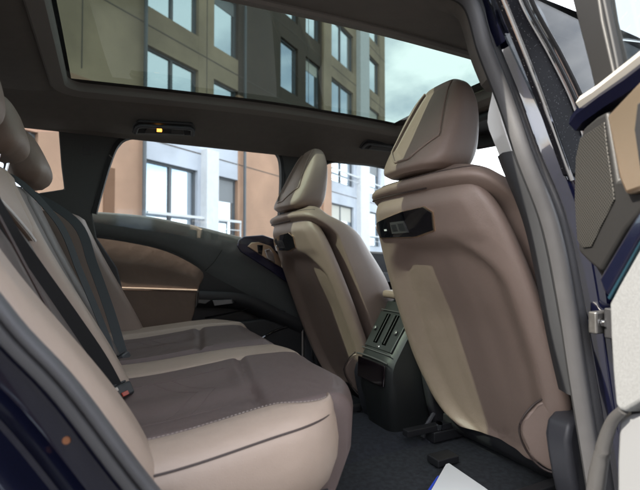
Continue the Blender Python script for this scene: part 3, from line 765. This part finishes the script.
for s in (-1, 1):
    mb = MB(); mb.box((.52, s*.36-.19, 1.498), (.68, s*.36+.19, 1.52), Matrix.Rotation(R_(12), 3, 'Y')); mb.build('sun_visor', HEAD, car, bevel=.008)
mb = MB(); mb.box((.47, -.12, 1.53), (.66, .12, 1.562)); mb.build('overhead_console', PLAST, car, bevel=.012)
# ------------------------------------------------------------------ centre console (part of the car)
def con(y, x, z): return V((x, y, z))
rows = []
sect = [(.95, .80, .115), (.50, .83, .115), (.20, .835, .112), (.135, .828, .110), (.122, .805, .108), (.06, .715, .104), (.018, .645, .100), (.008, .620, .100), (.004, .53, .098), (.014, .48, .088), (.03, .40, .080)]
for x, z, hw in sect:
    r = []
    for k in range(17):
        t = -1+2*k/16; y = hw*t; e = (1-abs(t)); r.append(V((x+.020*(abs(t)**6), y, z-.008*abs(t)**6)))
    rows.append(r)
mb = MB(); mb.grid(rows)
# flanks: drop from each edge to the floor, splaying forward
for s in (-1, 1):
    fl = []
    for x, z, hw in sect:
        fl.append([V((x+.02, s*hw, z-.008)), V((x+.045, s*(hw+.004), z-.02)), V((max(x+.10, .12), s*(hw+.012), min(z-.03, .78) if z > .5 else z)), V((max(x+.30, .36), s*(hw+.03), min(z-.12, .60) if z > .6 else min(z, .5))), V((max(x+.34, .42), s*(hw+.05), .38))])
    mb.grid(fl)
cons = mb.build('center_console', VENTG, car, autosm=35)
def slope(u, v, off=0):       # u across (-1..1), v down the sloped upper face 0..1
    x = .122+(.018-.122)*v; z = .805+(.645-.805)*v; n = V((-.84, 0, -.0)).normalized(); n = V((-.838, 0, .545))
    return V((x, .104*u, z))+n*off
def splate(name, us, off, th, m, parent, bev=.002, f=slope):
    pts = [f(u, v, off) for u, v in us]; n = (f(0, 0, 1)-f(0, 0, 0)); return panel(name, pts, n*th, m, parent, bevel=bev)
vp = splate('vent_panel', [(-.86, .10), (.86, .10), (.80, .86), (-.80, .86)], -.003, .007, VENTG, cons, .003)
splate('air_vent', [(-.05, .14), (.14, .14), (.10, .72), (-.09, .72)], .0, .0055, VENTG, cons, .001)
for a in (-.34, .18):
    splate('air_vent', [(a, .14), (a+.22, .14), (a+.19, .76), (a-.03, .76)], .0, .0062, SLOT, cons, .001)
for a in (-.27, .25):
    splate('vent_vane', [(a-.012, .15), (a+.012, .15), (a-.002, .74), (a-.022, .74)], .004, .0045, PLASTM, cons, .0005)
for z_ in (.06, .90):
    splate('panel_trim', [(-.88, z_), (.88, z_), (.87, z_+.02), (-.87, z_+.02)], .003, .003, SILVER, cons, .0005)
for s in (-.62, .62):
    c0 = slope(s, .48, .004); n = V((-.838, 0, .545)); MB().tube([c0, c0+n*.008, c0+n*.010], [.009, .009, .006], 16).build('vent_wheel', SILVER, cons)
splate('vent_button', [(-.08, .79), (.08, .79), (.08, .83), (-.08, .83)], .004, .002, CHROME, cons, .001)
def vert(u, v, off=0): return V((.010-.006*v-off, .100*u, .632-.10*v))
panel('rear_screen', [vert(-.86, .02), vert(.86, .02), vert(.84, .75), vert(-.84, .75)], (-.008, 0, 0), SCREEN, cons, bevel=.003)
MB().tube(cr([vert(-.98, -.06, .004), vert(-.5, -.10, .006), vert(.5, -.10, .006), vert(.98, -.06, .004)], 20), .003, 6).build('trim_line', PLASTM, cons)
mb = MB(); mb.box((.125, -.112, .838), (.55, .112, .868)); mb.build('armrest_lid', L_FRONT, cons, bevel=.012)
# ------------------------------------------------------------------ floor mats
fm = panel('floor_mat', [V((-.33, -.56, .374)), V((.10, -.58, .374)), V((.28, -.55, .374)), V((.28, -.19, .376)), V((.0, -.17, .377)), V((-.33, -.19, .377))], (0, 0, .008), MATF, None, bevel=.003)
tag(fm, 'dark carpet floor mat in the footwell behind the nearer front seat', 'floor mat')
# white paper mat with a blue edge, lying in the footwell
pq = [at_z(431, 466, .46), at_z(447, 463, .46), at_z(492, 492, .46), at_z(510, 512, .43), at_z(430, 540, .43), at_z(392, 505, .44)]
pm = thing('paper_mat', 'white sheet of protective paper with a blue edge lying in the footwell', 'paper mat', (-.2, -.62, .40))
pq = [at_z(*p) for p in ((430, 493, .402), (433, 488, .402), (446, 465, .402), (449, 464, .402), (484, 488, .402), (560, 545, .402), (520, 640, .402), (400, 560, .402))]
MB().prism(pq, (0, 0, .0025)).build('sheet', PAPER, pm, smooth=False)
e0, e1 = at_z(446, 465, .4046), at_z(421, 500, .4046)
ev = V((-.01, .014, 0))
MB().prism([at_z(439, 476, .4046), at_z(429, 493, .4046), at_z(426, 493, .4046), at_z(437.5, 476, .4046)], (0, 0, .001)).build('printed_edge', BLUEP, pm, smooth=False)
# ------------------------------------------------------------------ far rear door
SLOT2 = mat('gap_black', (.003, .003, .003), 1, spec=0)
YD = .72
fd = panel('car_door', [V((-.90, YD+.012, .42)), V((-.97, YD+.012, .8)), at_y(88, 214, YD+.012), at_y(150, 218, YD+.012), at_y(236, 236, YD+.012), at_y(300, 252, YD+.012), V((.05, YD+.012, 1.0)), V((.05, YD+.012, .42))], (0, .05, 0), PLAST, car, bevel=.006, label='closed rear door on the far side')
# belt band: rounded top lofted from traced edges
topE = cr(Y([(87, 212), (110, 213), (150, 217), (195, 226), (236, 236), (262, 243), (305, 256)], YD), 40)
lowE = cr(Y([(93, 235), (125, 240), (158, 247), (182, 256), (205, 271), (232, 286), (300, 321)], YD), 40)
rows = []
for a, b in zip(topE, lowE):
    r = []
    for k in range(14):
        t = k/13; p = a.lerp(b, t); bul = .016*math.sin(math.pi*min(1, t*.9+.12))**.6
        r.append(p+V((0, .012-bul, 0)))
    r.insert(0, a+V((0, .03, .004)))
    rows.append(r)
MB().grid(rows).build('belt_trim', mat('belt_trim_grey', (.075, .08, .08), .42, bump=.2, bscale=900, kind='leather'), fd, autosm=0)
MB().tube([p+V((0, .0, 0)) for p in cr(Y([(222, 250), (214, 262), (205, 271)], YD-.02), 12)], .0012, 5).build('panel_gap', SLOT2, fd)
ins = cr(Y([(97, 238), (125, 242), (158, 249), (183, 259), (203, 273), (198, 288)], YD-.004), 30)
ins2 = cr(Y([(116, 288), (135, 288), (155, 288.5), (172, 289), (186, 290), (198, 291)], YD-.004), 30)
MB().grid([[a.lerp(b, t)+V((0, -.004-.006*math.sin(math.pi*t)**.7 - .008*ss(t, .8, 1), 0)) for t in [k/9 for k in range(10)]] for a, b in zip(ins, ins2)]).build('door_insert', L_INS, fd, autosm=0)
pts_l = Y([(116, 289), (197, 291), (194, 312), (188, 332), (172, 335), (149, 336), (130, 312)], YD-.003)
panel('door_insert', pts_l, (0, -.01, 0), L_INS, fd, bevel=.006)
MB().tube(cr(Y([(116, 288), (150, 289), (197, 290.5)], YD-.016), 20), .005, 8).build('insert_ledge', L_LIT, fd)
# armrest with chrome strip and pull
ar = cr(Y([(197, 292), (235, 294), (256, 300), (280, 312), (302, 322)], YD-.02), 30)
MB().sweep(ar, [(-.0, 0), (-.008, .045), (.012, .055), (.05, .04), (.07, 0)], (0, -1, 0)).build('armrest', PLAST, fd, autosm=50)
MB().tube(cr(Y([(197, 292), (228, 293), (247, 296), (262, 303)], YD-.04), 24), .0032, 8).build('armrest_strip', SILVER, fd)
panel('window_switch', Y([(212, 300), (232, 299), (236, 303), (214, 306)], YD-.072), (0, -.006, 0), GLOSSB, fd, bevel=.002)
panel('door_pull', Y([(198, 298), (208, 296), (212, 299), (205, 304), (198, 303)], YD-.06), (0, -.008, 0), SILVER, fd, bevel=.003)
MB().tube(cr(Y([(205, 318), (235, 312), (260, 306), (285, 312)], YD-.05), 24), .004, 8).build('pocket_edge', GLOSSB, fd)
MB().tube(cr(Y([(255, 348), (262, 338), (280, 329), (300, 324)], YD-.05), 24), .007, 8).build('pocket_edge', GLOSSB, fd)
panel('door_pocket', Y([(185, 338), (200, 325), (262, 318), (300, 330), (300, 365), (190, 360)], YD-.02), (0, -.03, 0), PLAST, fd, bevel=.01)
bt = panel('painted_trim', Y([(236.5, 246), (238, 240), (243, 236.5), (262, 235), (274, 239), (290, 258), (305, 282), (305, 296), (270, 271), (240, 252)], YD-.026), (0, -.014, 0), mat('blue_trim', (.02, .018, .05), .15, coat=.8), fd, bevel=.005)
hd = panel('door_handle', Y([(247, 246.5), (251, 242.5), (258, 242), (270, 246), (279, 256), (282, 268), (266, 259)], YD-.040), (0, -.010, 0), BRONZE, fd, bevel=.004)
panel('handle_recess', Y([(257, 245), (263, 245), (262, 255), (258, 253)], YD-.0505), (0, -.003, 0), GLOSSB, fd, bevel=.001)
panel('handle_lever', Y([(264, 250), (269, 248.5), (273, 254), (275, 263), (267, 259)], YD-.052), (0, -.008, 0), CHROME, fd, bevel=.003)
# window of that door
wo = cr(Y([(95, 214), (101, 192), (109, 165), (117, 146), (127, 138.5), (145, 137.5), (200, 142), (255, 148), (272, 151), (279, 158), (281, 175), (280, 205), (277, 245)], .662), 70)
MB().sweep(wo, [(-.012, -.006), (-.012, .014), (.004, .016), (.008, 0), (.008, -.006)], (0, -1, 0)).build('window_seal', RUBK, fd, autosm=40)
panel('window', Y([(90, 222), (97, 195), (105, 165), (115, 140), (128, 134), (200, 138), (262, 144), (284, 150), (285, 205), (283, 250)], .674), (0, .004, 0), G_SIDE, fd, bevel=0)
# far front door
ff = panel('car_door', [V((.07, YD+.01, .42)), V((.07, YD+.01, 1.035)), V((.40, YD+.01, 1.03)), V((1.15, YD+.01, 1.0)), V((1.15, YD+.01, .42))], (0, .05, 0), PLASTG, car, bevel=.012, label='closed front door on the far side')
MB().sweep([V((.07, YD-.01, .90)), V((.6, YD-.01, .89)), V((1.1, YD-.01, .90))], [(-.02, 0), (-.015, .05), (.03, .06), (.06, 0)], (0, -1, 0)).build('armrest', PLASTG, ff)
panel('window', [V((.07, .70, 1.03)), V((.09, .64, 1.50)), V((.62, .64, 1.50)), V((1.15, .71, 1.0))], (0, .004, 0), G_SIDE, ff, bevel=0)
wo = cr([V((.10, .70, 1.04)), V((.105, .67, 1.25)), V((.125, .658, 1.42)), V((.17, .652, 1.478)), V((.28, .65, 1.488)), V((.55, .655, 1.475)), V((.80, .67, 1.36))], 50)
MB().sweep(wo, [(-.014, -.006), (-.014, .012), (.006, .014), (.010, -.006)], (0, -1, 0)).build('window_seal', RUBK, ff, autosm=40)
# ------------------------------------------------------------------ near front door (closed): black applique, window frame, skin
nf = MB().grid([[V((x, y, z)) for x in (.10, .4, .8, 1.15)] for y, z in ((-.775, 1.10), (-.80, 1.05), (-.85, .92), (-.87, .75), (-.85, .55), (-.80, .35))]).build('car_door', PAINT, car, autosm=0, label='closed front door on the near side')
PX = lambda l, y: [at_y(a, b, y) for a, b in l]
panel('door_pillar_cover', PX([(492, -30), (506, 0), (530, 60), (547, 105), (563, 150), (572, 175), (592, 175), (584, 140), (572, 100), (550, 55), (524, 8), (512, -30)], -.775), (0, .02, 0), DUSTB, nf, bevel=.004)
MB().tube(cr(PX([(490, -30), (504, 0), (528, 60), (545, 105), (561, 150), (572, 180)], -.778), 40), .004, 8).build('bright_strip', CHROME, nf)
for dx, r, m in ((0, .0035, CHROME), (3.5, .004, RUBK), (7, .003, CHROME), (11, .005, RUBK)):
    MB().tube(cr(PX([(511+dx, -30), (523+dx, 7), (549+dx, 54), (571+dx, 99), (583+dx, 135)], -.776+.0005*dx), 40), r, 8).build('frame_strip', m, nf)
gw = at_y(520, -10, -.77)
panel('window', [V((gw.x-.04, -.70, 1.56)), V((.62, -.70, 1.50)), V((1.15, -.77, 1.08)), V((.02, -.772, 1.10))], (0, .004, 0), G_DARK, nf, bevel=0)
MB().grid([[V((x, y, z)) for x in (.10, .4, .8, 1.15)] for y, z in ((-.765, 1.12), (-.72, 1.11), (-.68, 1.05), (-.69, .85), (-.66, .80), (-.69, .70), (-.70, .40))]).build('door_panel', PLASTG, nf, autosm=0)

# ------------------------------------------------------------------ near rear door (open)
DP = V((-.06, -.80, 0)); DD = V((-.42, -.906, 0)).normalized(); DN = V((-.906, .42, 0)).normalized()   # DN points at the viewer side (inner face)
def D(pxs, off=0): return [hit(a, b, DP+DN*off, DN) for a, b in pxs]
DOORP = mat('door_plastic', (.013, .0125, .0125), .5, bump=.15, bscale=1200)
def dp(name, pxs, off, th, m, bev=.004, parent=None, sn=0, **k): return panel(name, D(pxs, off+th), DN*-th, m, parent or od, bevel=bev, smooth_n=sn, **k)
# door core
od = dp('car_door', [(583, 118), (600, 104), (760, 20), (760, 620), (622, 620), (628, 480), (622, 420), (622, 340), (614, 300), (604, 285), (590, 262), (580, 250), (576, 190)], -.05, .05, DOORP, .01, parent=car, label='open rear door with speaker grille and pale panel')
sur = dp('speaker_surround', [(577, 148), (583, 128), (596, 117), (607, 111), (618, 180), (640, 176), (660, 190), (625, 230), (600, 272), (588, 262), (578, 252), (574, 190)], .002, .016, DOORP, .006)
dp('speaker_grille', [(575.5, 158), (580, 138), (592, 130), (604, 122), (607, 150), (613, 190), (614, 200), (600, 228), (591, 247), (583, 248), (577, 240), (574.5, 200)], .0175, .003, GRILLE, .001)
dp('bronze_trim', [(606, 116), (640, 80), (700, 30), (700, 150), (640, 190), (625, 195), (618, 178)], .012, .02, BRONZE, .006, sn=0)
dp('handle_recess', [(637, 104), (700, 60), (700, 130), (640, 172), (634, 130)], .0325, .004, PLAST, .004)
dp('painted_trim', [(598, 279), (612, 255), (640, 208), (700, 110), (700, 165), (640, 238), (618, 277), (607, 297), (602, 290)], .010, .022, mat('blue_trim_door', (.005, .006, .016), .12, coat=.8), .006)
dp('trim_edge', [(607, 297.5), (618, 278.5), (640, 240), (700, 167), (700, 170), (640, 244), (619, 282), (609, 300)], .012, .022, mat('teal_edge', (.008, .03, .045), .45), .002)
dp('fabric_panel', [(609, 303), (619, 284), (640, 247), (760, 120), (760, 390), (700, 396), (640, 403), (625, 411.5), (619, 411), (615, 404), (612, 370), (610, 335)], .006, .03, FABRIC, .012)
dp('lower_panel', [(618, 418), (628, 414), (760, 395), (760, 620), (618, 620), (616, 520), (616, 460)], .0, .02, mat('lower_pale', (.19, .195, .205), .4), .008)
MB().tube(cr(D([(623, 410), (612, 422), (604, 445), (597, 480), (592, 530), (590, 600)], .03), 40), [.007+.006*min(1, i/16) for i in range(40)], 12).build('pull_bar', SILVER, od)
# belt: pale sill, dark blue body edge below it
MB().sweep(D([(587, 103), (605, 92), (640, 66), (700, 20)], .01), [(-.012, -.02), (-.012, .012), (0, .02), (.012, .012), (.012, -.02)], lambda i: DN).build('window_sill', SILL, od, autosm=50)
MB().sweep(D([(582, 124), (590, 114), (612, 98), (640, 80), (700, 36)], .004), [(-.016, -.02), (-.018, .016), (0, .024), (.016, .016), (.016, -.02)], lambda i: DN).build('belt_edge', PAINT, od, autosm=50)
# frame bar and pane
dp('window_frame', [(560, -60), (572, 0), (590, 70), (596, 97), (616, 82), (602, 20), (590, -60)], -.03, .03, DOORP, .004)
dp('window_frame', [(588, -60), (600, 0), (613, 60), (617, 84), (620, 81), (616, 58), (604, 0), (592, -60)], -.002, .012, RUBK, .003)
dp('window', [(600, -60), (610, 0), (620, 84), (760, 0), (760, -160)], -.02, .004, G_DARK, 0)
# hinge and check strap on the pillar
hc = at_y(603, 322, -.785)
mb = MB(); mb.box(hc+V((-.03, -.006, -.022)), hc+V((.03, .012, .022))); hg = mb.build('door_hinge', mat('dark_steel', (.16, .155, .15), .35, metal=.8, var=.2, vscale=60), od, bevel=.004)
mb = MB(); mb.box(hc+V((-.012, -.03, -.03)), hc+V((.05, -.008, .03))); mb.build('hinge_arm', PLAST, od, bevel=.004)
MB().tube([hc+V((-.014, -.007, .0)), hc+V((-.014, -.014, .0))], .007, 12).build('hinge_bolt', CHROME, od)

# ------------------------------------------------------------------ building across the yard
BD = V((.815, .58, 0)).normalized(); BN = V((.58, -.815, 0)).normalized()
BP = CAM + ray(240, 257)*16; BP.z = 0
def bsz(px, py):
    p = hit(px, py, BP, BN); return (p-BP).dot(BD), p.z
def bp_(s, z, d=0): return BP + BD*s + BN*d + V((0, 0, z))
def bbox(mb, s0, s1, z0, z1, d0, d1, f=None):
    f = f or bp_
    vs = [f(s, z, d) for s in (s0, s1) for d in (d0, d1) for z in (z0, z1)]
    return mb.add(vs, [(0, 1, 3, 2), (4, 6, 7, 5), (0, 4, 5, 1), (2, 3, 7, 6), (0, 2, 6, 4), (1, 5, 7, 3)])
ORANGE = mat('orange_render', (.42, .255, .17), .9, bump=.3, bscale=30, var=.14, vscale=.7)
GREYR = mat('grey_render', (.52, .55, .61), .9, bump=.3, bscale=30, var=.12, vscale=.7)
BROWNR = mat('brown_render', (.36, .27, .18), .9, bump=.3, bscale=30, var=.22, vscale=.6)
DBROWN = mat('brown_render_shaded', (.075, .055, .04), .9, bump=.3, bscale=30, var=.1, vscale=2)  # on the upper middle bay this dark tone stands in for a shaded recess
WHITER = mat('white_render', (.7, .71, .72), .8, var=.04)
FRAMEM = mat('window_frame_grey', (.10, .11, .12), .5)
PANE = mat('window_pane', (.55, .62, .68), .04, metal=.9)
bld = thing('building', 'modern apartment building with orange and grey facade and tall windows across the yard', 'building', tuple(BP))
kS = 16/11.5
S = lambda px: bsz(px, 215)[0]
E = [-9.0*kS, S(145), S(238), S(277), S(322), S(330), 11.0*kS]
FL = 3.27; Z1 = 1.62; WH = 2.15
# bays: (s0, s1, windows, ground material, upper material, depth)
wins = [(S(145), S(198), 2), (S(213.5), S(238), 1), (1.9*kS, 2.9*kS, 1), (3.4*kS, 4.4*kS, 1), (S(330), S(354), 2), (S(367), S(380), 1)]
left_w = [(-8.4*kS, -7.2*kS, 2), (-6.2*kS, -5.1*kS, 2)]
def facade(s0, s1, ws, ztop, mats_, d, name='wall', zsplit=5.4):
    """wall with real openings: piers, spandrels"""
    lo, hi = mats_
    segs = [s0] + [v for w_ in ws for v in w_[:2]] + [s1]
    for m, za, zb in ((lo, 0, zsplit), (hi, zsplit, ztop)):
        mb = MB()
        for a, b in zip(segs[0::2], segs[1::2]):
            if b-a > .01: bbox(mb, a, b, za, zb, d-.35, d)
        for w_ in ws:
            f = 0; z = 0
            while z < ztop:
                zw0, zw1 = Z1+f*FL, Z1+f*FL+WH
                a, b = max(z, za), min(zw0, zb, ztop)
                if b > a: bbox(mb, w_[0], w_[1], a, b, d-.35, d-.003)
                z = zw1; f += 1
        mb.build(name, m, bld, smooth=False)
    for w_ in ws:
        f = 0
        while Z1+f*FL+WH < ztop:
            z0, z1 = Z1+f*FL, Z1+f*FL+WH; a, b, n = w_; mb = MB(); fw = .07
            for q in (a+.002, b-fw-.002): bbox(mb, q, q+fw, z0+.002, z1-.002, d-.22, d-.12)
            for q in (z0+.002, z1-fw-.002): bbox(mb, a+fw, b-fw, q, q+fw, d-.22, d-.12)
            for k in range(1, n): q = a+(b-a)*k/n; bbox(mb, q-fw*.7, q+fw*.7, z0+fw, z1-fw, d-.22, d-.12)
            fr = mb.build('window', FRAMEM, bld, smooth=False)
            mb = MB(); bbox(mb, a+.03, b-.03, z0+.03, z1-.03, d-.19, d-.17); mb.build('pane', PANE, fr, smooth=False)
            if random.random() < .55:
                mb = MB(); q = random.choice((.25, .4, .6, .85)); e = b if random.random() < .5 or n == 1 else (a+b)/2
                bbox(mb, a+fw, e-fw, z1-fw-(z1-z0)*q*.9, z1-fw, d-.165, d-.155); mb.build('blind', random.choice((BLIND1, BLIND2, BLIND3)), fr, smooth=False)
            f += 1
TOP = 24
BLIND1 = mat('blind_pale', (.6, .58, .52), .8); BLIND2 = mat('blind_grey', (.25, .26, .27), .8); BLIND3 = mat('curtain', (.42, .36, .28), .9, var=.2, vscale=4)
facade(E[0], S(145), left_w, TOP, (ORANGE, BROWNR), 0)
facade(S(145), S(238), wins[0:2], TOP, (GREYR, BROWNR), -.02)
facade(S(238), S(322), wins[2:4], TOP, (ORANGE, DBROWN), -.01, zsplit=6.9)
facade(S(322), S(330), [], TOP, (ORANGE, BROWNR), 0.1, zsplit=7.4)
facade(S(330), E[6], wins[4:6], TOP, (GREYR, BROWNR), -.02, zsplit=7.4)
mb = MB(); bbox(mb, S(201), S(213), 0, Z1+FL-.4, -.02, .25); bbox(mb, S(357), S(366), 0, TOP, -.02, .25); mb.build('pilaster', WHITER, bld, smooth=False)
mb = MB(); bbox(mb, S(103), S(114), 0, 3.3, -.001, .02); mb.build('doorway', mat('brown_door', (.16, .075, .035), .7), bld, smooth=False)
mb = MB()
for a, b in ((S(144), S(238)), (S(330), S(382))):
    for f in range(2):
        z = Z1+f*FL
        bbox(mb, a, b, z+.58, z+.66, .10, .16)
        bbox(mb, a, b, z+.30, z+.325, .11, .14)
        bbox(mb, b-.04, b, z-.05, z+.58, .11, .15)
mb.build('railing', WHITER, bld, smooth=False)
mb = MB(); bbox(mb, E[0], E[6], TOP, TOP+.4, -9, .15); bbox(mb, E[0], E[6], 0, TOP, -9, -6.0); bbox(mb, E[6]-.35, E[6], 0, TOP, -8.9, -.4); bbox(mb, E[0], E[0]+.35, 0, TOP, -8.9, -.4)
mb.build('rear_wall', BROWNR, bld, smooth=False)
mb = MB(); bbox(mb, E[0]+.4, E[6]-.4, .05, TOP-.1, -.95, -.9); mb.build('room_wall', DBROWN, bld, smooth=False)
JOINT = mat('joint_line', (.12, .10, .085), .9)
mb = MB()
for k in range(7):
    z = Z1+k*FL+WH+.55
    for a, b, d in ((E[0], S(145), 0), (S(145), S(238), -.02), (S(238), S(322), -.01), (S(330), E[6], -.02)): bbox(mb, a+.02, b-.02, z, z+.035, d-.01, d+.006)
for a, d in ((-5.6*kS, 0), (-4.4*kS, 0), (S(206), -.02), (2.2*kS+1.9, -.01), (10.3*kS, -.02)): bbox(mb, a, a+.03, 5.6, TOP-.02, d-.01, d+.005)
mb.build('wall_joint', JOINT, bld, smooth=False)
mb = MB()
for a in (S(242), S(141)): mb.tube([bp_(a, .05, .12), bp_(a, TOP-.1, .12)], .055, 10)
mb.build('downpipe', FRAMEM, bld)
# unseen low building added behind the camera to give the paint dark reflections
b2 = thing('building', 'unseen low dark brick building, added for dark reflections in the car paint', 'building', (-2, -16, 0))
def b2p(s, z, d=0): return V((s, -16-d*-1, z))
mb = MB(); bbox(mb, -22, 16, 0, 7.5, -6, 0, b2p); mb.build('wall', mat('dark_brick', (.12, .07, .05), .9, var=.2, vscale=3, bump=.4, bscale=25), b2, smooth=False)
for k in range(11):
    a = -21+k*3.4
    for z in (1.0, 4.3):
        mb = MB(); bbox(mb, a, a+1.5, z, z+1.9, 0, .06, b2p); fr = mb.build('window', FRAMEM, b2, smooth=False)
        mb = MB(); bbox(mb, a+.08, a+1.42, z+.08, z+1.82, .05, .07, b2p); mb.build('pane', PANE, fr, smooth=False)
